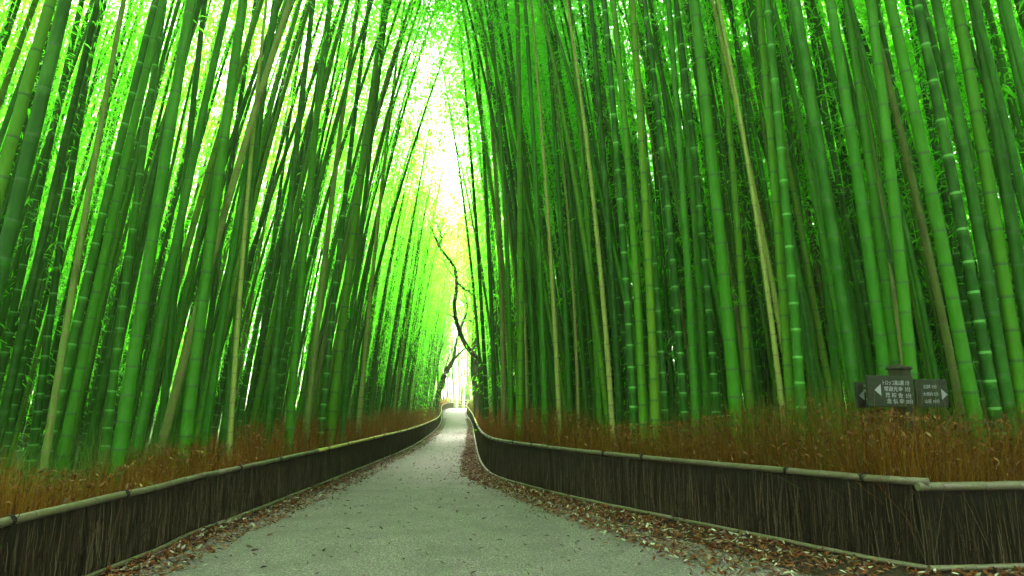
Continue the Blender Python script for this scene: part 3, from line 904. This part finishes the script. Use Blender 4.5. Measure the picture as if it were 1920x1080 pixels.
def leaf_bits(side, n_fn, dmin, dmax, hfun, size, seed, bias=0.0):
    r = np.random.default_rng(seed); line = (Lmain if side == 'L' else (Nr[:-3] + Rmain)); V, Q, b = [], [], 0
    for i in range(len(line) - 1):
        p, q = line[i], line[i + 1]; tg, n = perp(line, i, side); back = -n
        N = int(n_fn(p.y) * (q - p).length)
        if N <= 0: continue
        f = r.random(N); d = dmin + (dmax - dmin) * r.random(N)
        c = np.stack([p.x + (q.x - p.x) * f + back.x * d, p.y + (q.y - p.y) * f + back.y * d, np.zeros(N)], 1)
        top = np.array([hfun(c[k, 1], d[k]) for k in range(N)]) * (0.86 + 0.14 * np.sin(c[:, 0] * 2.3 + c[:, 1] * 1.7) * np.cos(c[:, 1] * 1.1 - c[:, 0] * 0.6))
        c[:, 2] = gz_np(c[:, 1]) + top * (1 - r.random(N) ** 2 * 0.6) * 0.95
        L = size * r.uniform(0.5, 1.5, N); W = L * r.uniform(0.25, 0.4, N)
        dv = r.normal(0, 1, (N, 3)); dv[:, 2] -= 0.5; dv /= np.linalg.norm(dv, axis=1)[:, None]
        sv_ = np.cross(dv, r.normal(0, 1, (N, 3))); sv_ /= np.linalg.norm(sv_, axis=1)[:, None]
        nv = np.cross(sv_, dv)
        a = c; m1 = c + dv * (L * .45)[:, None] + sv_ * (W / 2)[:, None] + nv * (L * .1)[:, None]; e = c + dv * L[:, None]; m2 = c + dv * (L * .45)[:, None] - sv_ * (W / 2)[:, None] + nv * (L * .1)[:, None]
        V.append(np.stack([a, m1, e, m2], 1).reshape(-1, 3)); st = b + np.arange(N) * 4; Q.append(np.stack([st, st + 1, st + 2, st + 3], 1)); b += N * 4
    return np.concatenate(V), np.concatenate(Q)
def merge(name, parts, mats, label, cat):
    Vs, Qs, Ms, n = [], [], [], 0
    for (V, Q), mi in parts:
        Vs.append(V); Qs.append(Q + n); Ms.append(np.full(len(Q), mi)); n += len(V)
    me = quad_mesh(name, np.concatenate(Vs), np.concatenate(Qs), np.concatenate(Ms))
    o = link(name, me, None, mats); tag(o, label, cat, None, "stuff"); return o
dens = lambda k: (lambda y: k * (1.0 if y < 9 else 0.55 if y < 16 else 0.28 if y < 30 else 0.12))
merge("dry_undergrowth", [(blades("d", 'L', None, dens(2600), 0.06, 1.2, lambda y, d: hedge_top('L', y, d), 0.0035, 5, 0.45), 0),
                          (leaf_bits('L', dens(380), 0.1, 1.1, lambda y, d: hedge_top('L', y, d), 0.05, 6), 1)], [M['dry'], M['dry_leaf']],
      "brown dry fern and straw growing behind the left fence", "undergrowth")
merge("dry_undergrowth", [(blades("d", 'R', None, dens(2600), 0.06, 1.2, lambda y, d: hedge_top('R', y, d), 0.0035, 7, 0.5), 0),
                          (leaf_bits('R', dens(700), 0.1, 1.1, lambda y, d: hedge_top('R', y, d), 0.052, 8), 1)], [M['dry'], M['dry_leaf']],
      "rust-brown dry fern with scattered yellow leaves behind the right fence", "undergrowth")
merge("green_grass", [(blades("g", 'L', None, dens(380), 0.9, 2.0, lambda y, d: 1.22 + 0.3 * smooth((y - 4) / 10), 0.0034, 9, 0.6), 0),
                      (blades("g", 'R', None, dens(560), 0.9, 2.2, lambda y, d: 1.80, 0.0036, 10, 0.6), 0)], [M['grass']],
      "thin green grass between the dry growth and the bamboo stalks", "grass")

# ------------------------------------------------------------------ fallen leaves
def litter(n, sampler, size, seed, lift=0.012):
    r = random.Random(seed); V, Q = [], []
    for _ in range(n):
        p = sampler(r)
        if p is None: continue
        x, y, hh = p
        L = size * r.uniform(0.55, 1.35); W = L * r.uniform(0.22, 0.42); a = r.uniform(0, 6.28)
        tilt, roll = r.gauss(0, 0.30), r.gauss(0, 0.45)
        Mx = Euler((roll, tilt, a)).to_matrix(); n0 = len(V); curl = r.uniform(-0.3, 0.45) * L; fold = r.uniform(0.0, 0.3) * W
        z0 = gz(y) + 0.009 + hh + abs(math.sin(tilt)) * L * 0.5 + abs(math.sin(roll)) * W * 0.5
        for (u, w, h) in ((-.5, 0, 0), (-.15, .5, fold), (0.1, 0.0, -0.0), (-.15, -.5, fold), (.22, .38, fold), (.5, 0, curl * .35), (.22, -.38, fold)):
            q = Mx @ Vector((u * L, w * W, h + curl * u * u)); V.append((q.x + x, q.y + y, q.z + z0))
        Q += [(n0, n0 + 2, n0 + 4, n0 + 1), (n0, n0 + 3, n0 + 6, n0 + 2), (n0 + 2, n0 + 5, n0 + 5, n0 + 4), (n0 + 2, n0 + 6, n0 + 5, n0 + 5)]
    return V, Q
def side_sampler(line, side, spread, pw=1.6):
    acc = np.array([1.0 / (1 + max(0, p.y - 4) * 0.10) ** 1.2 for p in line]); acc = np.cumsum(acc) / acc.sum()
    def f(r):
        i = int(np.searchsorted(acc, r.random())); i = min(i, len(line) - 2)
        p = line[i].lerp(line[i + 1], r.random()); tg, n = perp(line, i, side)
        w = litter_w(side, p.y) * spread
        d = 0.03 + w * r.random() ** pw + abs(r.gauss(0, 0.06))
        if r.random() < 0.06: d += r.random() * 0.35
        q = p + n * d
        return (q.x, q.y, r.uniform(0, 0.02) * max(0, 1 - d / w))
    return f
def path_sampler(r):
    y = 2.6 + 30 * r.random() ** 2.6
    a, b = (float(left_x(y)) if y > 3.9 else -3.0), float(right_x(max(y, 5.0)))
    u = r.random()
    if r.random() < 0.45: u = 1 - 0.5 * u * u
    return (a + (b - a) * u, y, 0.0)
def litter_obj(name, V, Q, mat, label):
    mb = MB(); mb.v = V
    for q in Q:
        qq = tuple(dict.fromkeys(q)); mb.face(qq, 0, False)
    o = mb.build(name, [mat]); tag(o, label, "leaf litter", None, "stuff"); return o
Rl = [p for p in (Nr[:-1] + Rmain) if p.y < 50]; Ll = [p for p in Lmain if 1.5 < p.y < 50]
V, Q = litter(25000, side_sampler(Rl, 'R', 1.0, 1.05), 0.056, 31); litter_obj("fallen_leaves", V, Q, M['litter'], "drift of rust and grey fallen leaves along the right fence")
V, Q = litter(9500, side_sampler(Ll, 'L', 1.0, 1.3), 0.055, 32); litter_obj("fallen_leaves", V, Q, M['litter'], "narrow drift of brown fallen leaves along the left fence")
V, Q = litter(2300, path_sampler, 0.054, 33); litter_obj("fallen_leaves", V, Q, M['litter_path'], "scattered dark fallen leaves on the grey path")

# ------------------------------------------------------------------ signpost
Ysg = fence_depth(1693, 'R') + 0.75
sp = at_depth(1693, 760, Ysg); sp.z = gz(Ysg)
ppm = F_PX / Ysg
def zpx(y): return at_depth(1693, y, Ysg).z
sign = empty("signpost", sp)
tag(sign, "dark wooden signpost with white Japanese lettering and arrows behind the right fence", "signpost")
mb = MB(); hp = zpx(693); rot = Matrix.Rotation(math.radians(32), 3, 'Z')
mb.box((0, 0, hp / 2), (0.145, 0.145, hp), 0, rot, 0.008)
mb.build("post", [M['post']], sign)
mb = MB(); mb.box((0, 0, hp + 0.012), (0.175, 0.175, 0.03), 0, rot, 0.008)
mb.v += [tuple(rot @ Vector(q) + Vector((0, 0, hp + 0.027))) for q in ((-.078, -.078, 0), (.078, -.078, 0), (.078, .078, 0), (-.078, .078, 0), (0, 0, 0.03))]
k = len(mb.v) - 5
for i in range(4): mb.face((k + i, k + (i + 1) % 4, k + 4))
mb.build("post_cap", [M['post']], sign)

def lettering(name, rows, parent, Mx, size, align):
    for (txt, u, v, sz, stretch) in rows:
        me_all = MB()
        c = bpy.data.curves.new("t", 'FONT'); c.body = txt; c.size = sz; c.align_x = 'CENTER'; c.align_y = 'CENTER'; c.extrude = 0.0008; c.resolution_u = 2; c.offset = 0.0006
        o = bpy.data.objects.new("t", c); COL.objects.link(o)
        dg = bpy.context.evaluated_depsgraph_get(); ev = o.evaluated_get(dg); me = bpy.data.meshes.new_from_object(ev)
        n = len(me_all.v)
        xsz = [q.co.x for q in me.vertices]; wdt = (max(xsz) - min(xsz)) if xsz else 1
        fx = stretch / wdt if stretch else 1.0
        me_all.v += [tuple(Mx @ Vector((q.co.x * fx + u, -0.0016 - q.co.z, q.co.y + v))) for q in me.vertices]
        for p in me.polygons: me_all.face(tuple(n + i for i in p.vertices), 0)
        bpy.data.objects.remove(o); bpy.data.curves.remove(c); bpy.data.meshes.remove(me)
        if me_all.v: me_all.build(name, [M['paint']], parent)

def board(px0, px1, py0, py1, yaw, dy, rows, arrow, label, skew=0.0):
    """a direction board: size from its picture, text rows (text, x 0..1, y 0..1 from the top, height fraction, width fraction)"""
    w, h = (px1 - px0) / ppm, (py1 - py0) / ppm
    cx = ((px0 + px1) / 2 - 960) / ppm * (1 + dy / Ysg) - (1693 - 960) / ppm; cz = zpx((py0 + py1) / 2)
    Mx = Matrix.Translation((cx, dy, cz)) @ Matrix.Rotation(yaw, 4, 'Z') @ Matrix.Rotation(skew, 4, 'Y')
    w = w / math.cos(yaw)
    th = 0.028
    mb = MB(); mb.box((0, 0, 0), (w, th, h), 0, None, 0.004)
    mb.v = [tuple(Mx @ Vector(q)) for q in mb.v]
    b = mb.build("direction_board", [M['sign']], sign)
    b["label"] = label
    Mt = Mx @ Matrix.Translation((0, -th / 2, 0))
    lettering("lettering", [(t_, (u - 0.5) * w, (0.5 - v) * h, hf * h, wf * w) for (t_, u, v, hf, wf) in rows], b, Mt, h, 0)
    a0, a1, av = arrow; mb = MB()
    pts = [((a0 - .5) * w, -0.0018, (0.5 - av) * h), ((a1 - .5) * w, -0.0018, (0.5 - av + 0.19) * h), ((a1 - .5) * w, -0.0018, (0.5 - av - 0.19) * h)]
    back = [(x, 0.0004, z) for x, _, z in pts]
    pts = [Mt @ Vector(q) for q in pts]; back = [Mt @ Vector(q) for q in back]
    mb.v = [tuple(q) for q in pts + back]
    mb.face((0, 1, 2)); mb.face((5, 4, 3)); mb.face((0, 3, 4, 1)); mb.face((1, 4, 5, 2)); mb.face((2, 5, 3, 0))
    mb.build("arrow", [M['paint']], b)
board(1632, 1712, 706, 762, math.radians(-4), -0.125, [("トロッコ嵐山駅 1分", .62, .24, .17, .58), ("常寂光寺", .56, .44, .17, .40), ("3分", .87, .44, .17, .12), ("落 柿 舎", .57, .64, .17, .38), ("5分", .88, .65, .17, .12), ("念 仏 寺", .59, .83, .17, .37), ("20分", .89, .83, .16, .15)],
      (0.15, 0.29, 0.47), "left-pointing board with four white lines", math.radians(1.5))
board(1603, 1642, 716, 764, math.radians(24), 0.10, [("天龍 1", .68, .16, .15, .5), ("野々宮", .66, .36, .15, .5), ("御髪", .72, .54, .15, .42), ("竹中", .72, .70, .15, .34), ("西", .76, .87, .15, .2)],
      (0.12, 0.44, 0.53), "turned board behind, left-pointing arrow", 0)
board(1716, 1778, 711, 763, math.radians(3), 0.085, [("公園 1分", .46, .28, .15, .42), ("大河内 5分", .46, .54, .15, .48), ("山荘 10分", .48, .80, .15, .46)],
      (0.98, 0.80, 0.54), "right-pointing board with white arrow", math.radians(0))

# ------------------------------------------------------------------ trees at the end of the path
def tree(name, label, Y, limbs, extra_seed, base_r):
    first = limbs[0][0][0]
    b = at_depth(first[0], first[1], Y); b.z = gz(Y)
    root = empty(name, b); tag(root, label, "tree", "dark crooked trees near the end of the path")
    rr = random.Random(extra_seed)
    def pts_of(lst, dY):
        return [at_depth(x, y, Y + dY * i / max(1, len(lst) - 1)) - b for i, (x, y) in enumerate(lst)]
    for li, (lst, r0, r1, dY) in enumerate(limbs):
        P = pts_of(lst, dY)
        if li == 0: P[0].z = -0.1
        # smooth
        for _ in range(2):
            q = [P[0]]
            for a, c in zip(P, P[1:]): q += [a * .75 + c * .25, a * .25 + c * .75]
            q.append(P[-1]); P = q
        n = len(P); P = [p + Vector((rr.gauss(0, .008), rr.gauss(0, .008), 0)) if 0 < i < n - 1 else p for i, p in enumerate(P)]
        ks = Y / 42.0
        mb = MB(); mb.tube(P, [ks * (r0 + (r1 - r0) * i / (n - 1)) for i in range(n)], 8)
        if li > 0 or True:                               # fine side twigs
            for k in range(9 if r1 < 0.06 else 3):
                i = rr.randrange(n // 3, n); p = P[i]; d = Vector((rr.gauss(0, 1), rr.gauss(0, .6), rr.uniform(0.1, 1.1))).normalized()
                L = rr.uniform(0.5, 1.6) * ks; q = p + d * L * .5 + Vector((0, 0, rr.uniform(-.1, .1))); e = p + d * L + Vector((rr.gauss(0, .15), 0, rr.uniform(-.1, .25)))
                mb.tube([p, q, e], [max(.012, r1 * .5), .012, .006], 5)
        mb.build("trunk" if li == 0 else "limb", [M['bark']], root)
    return root
tree("crooked_tree", "dark tree leaning out over the path in a long S-bend from the right", 27,
     [([(902, 770), (905, 730), (901, 690), (897, 672)], 0.24, 0.20, 0), ([(899, 677), (886, 663), (875, 650), (866, 633), (859, 614), (853, 592), (851, 572), (855, 552), (857, 535), (855, 512), (850, 497), (840, 484), (829, 471), (822, 460), (815, 443), (807, 425)], 0.17, 0.065, -1.5),
      ([(823, 461), (829, 447), (820, 420)], 0.09, 0.05, -1), ([(840, 484), (832, 490), (840, 505), (851, 520)], 0.05, 0.02, 0.5), ([(857, 530), (868, 540), (880, 548), (890, 556)], 0.08, 0.05, 1),
      ([(862, 624), (868, 605), (875, 588), (877, 570), (870, 548)], 0.08, 0.03, 1)], 3, 0.2)
tree("crooked_tree", "straight dark trunk standing at the right edge of the path's far end", 34,
     [([(897, 764), (893, 735), (888, 700), (888, 670), (889, 640), (891, 610), (893, 588)], 0.24, 0.17, 0), ([(892, 600), (886, 570), (880, 530), (878, 495)], 0.10, 0.03, 1), ([(891, 625), (899, 606), (902, 580)], 0.09, 0.03, 1), ([(893, 590), (895, 560), (890, 520)], 0.12, 0.03, 0)], 4, 0.2)
tree("crooked_tree", "thin forked tree leaning from behind the left fence at the far end", 47,
     [([(813, 772), (819, 748), (826, 724), (834, 700), (845, 684), (851, 673)], 0.22, 0.13, 0), ([(851, 674), (853, 655), (856, 640), (860, 625), (866, 606), (873, 590), (876, 570), (873, 545)], 0.12, 0.03, 0.5),
      ([(850, 675), (860, 664), (869, 656), (878, 648)], 0.10, 0.03, 1), ([(832, 704), (836, 685), (842, 668), (848, 655)], 0.06, 0.02, 0), ([(822, 738), (820, 700), (824, 660), (838, 628), (852, 615)], 0.06, 0.02, -0.5)], 6, 0.2)

# ------------------------------------------------------------------ the misty air of the grove
mb = MB(); mb.box((0, 20, 9.0), (2040, 2060, 20.4)); t = NT("misty_air")
vol = t.new("ShaderNodeVolumePrincipled"); vol.inputs["Color"].default_value = (0.78, 1.0, 0.45, 1); vol.inputs["Density"].default_value = HAZE; vol.inputs["Anisotropy"].default_value = 0.55
t.n.remove(t.p); t.link(vol.outputs[0], t.n["Material Output"].inputs["Volume"])
hz = mb.build("haze", [t.m]); hz["kind"] = "stuff"
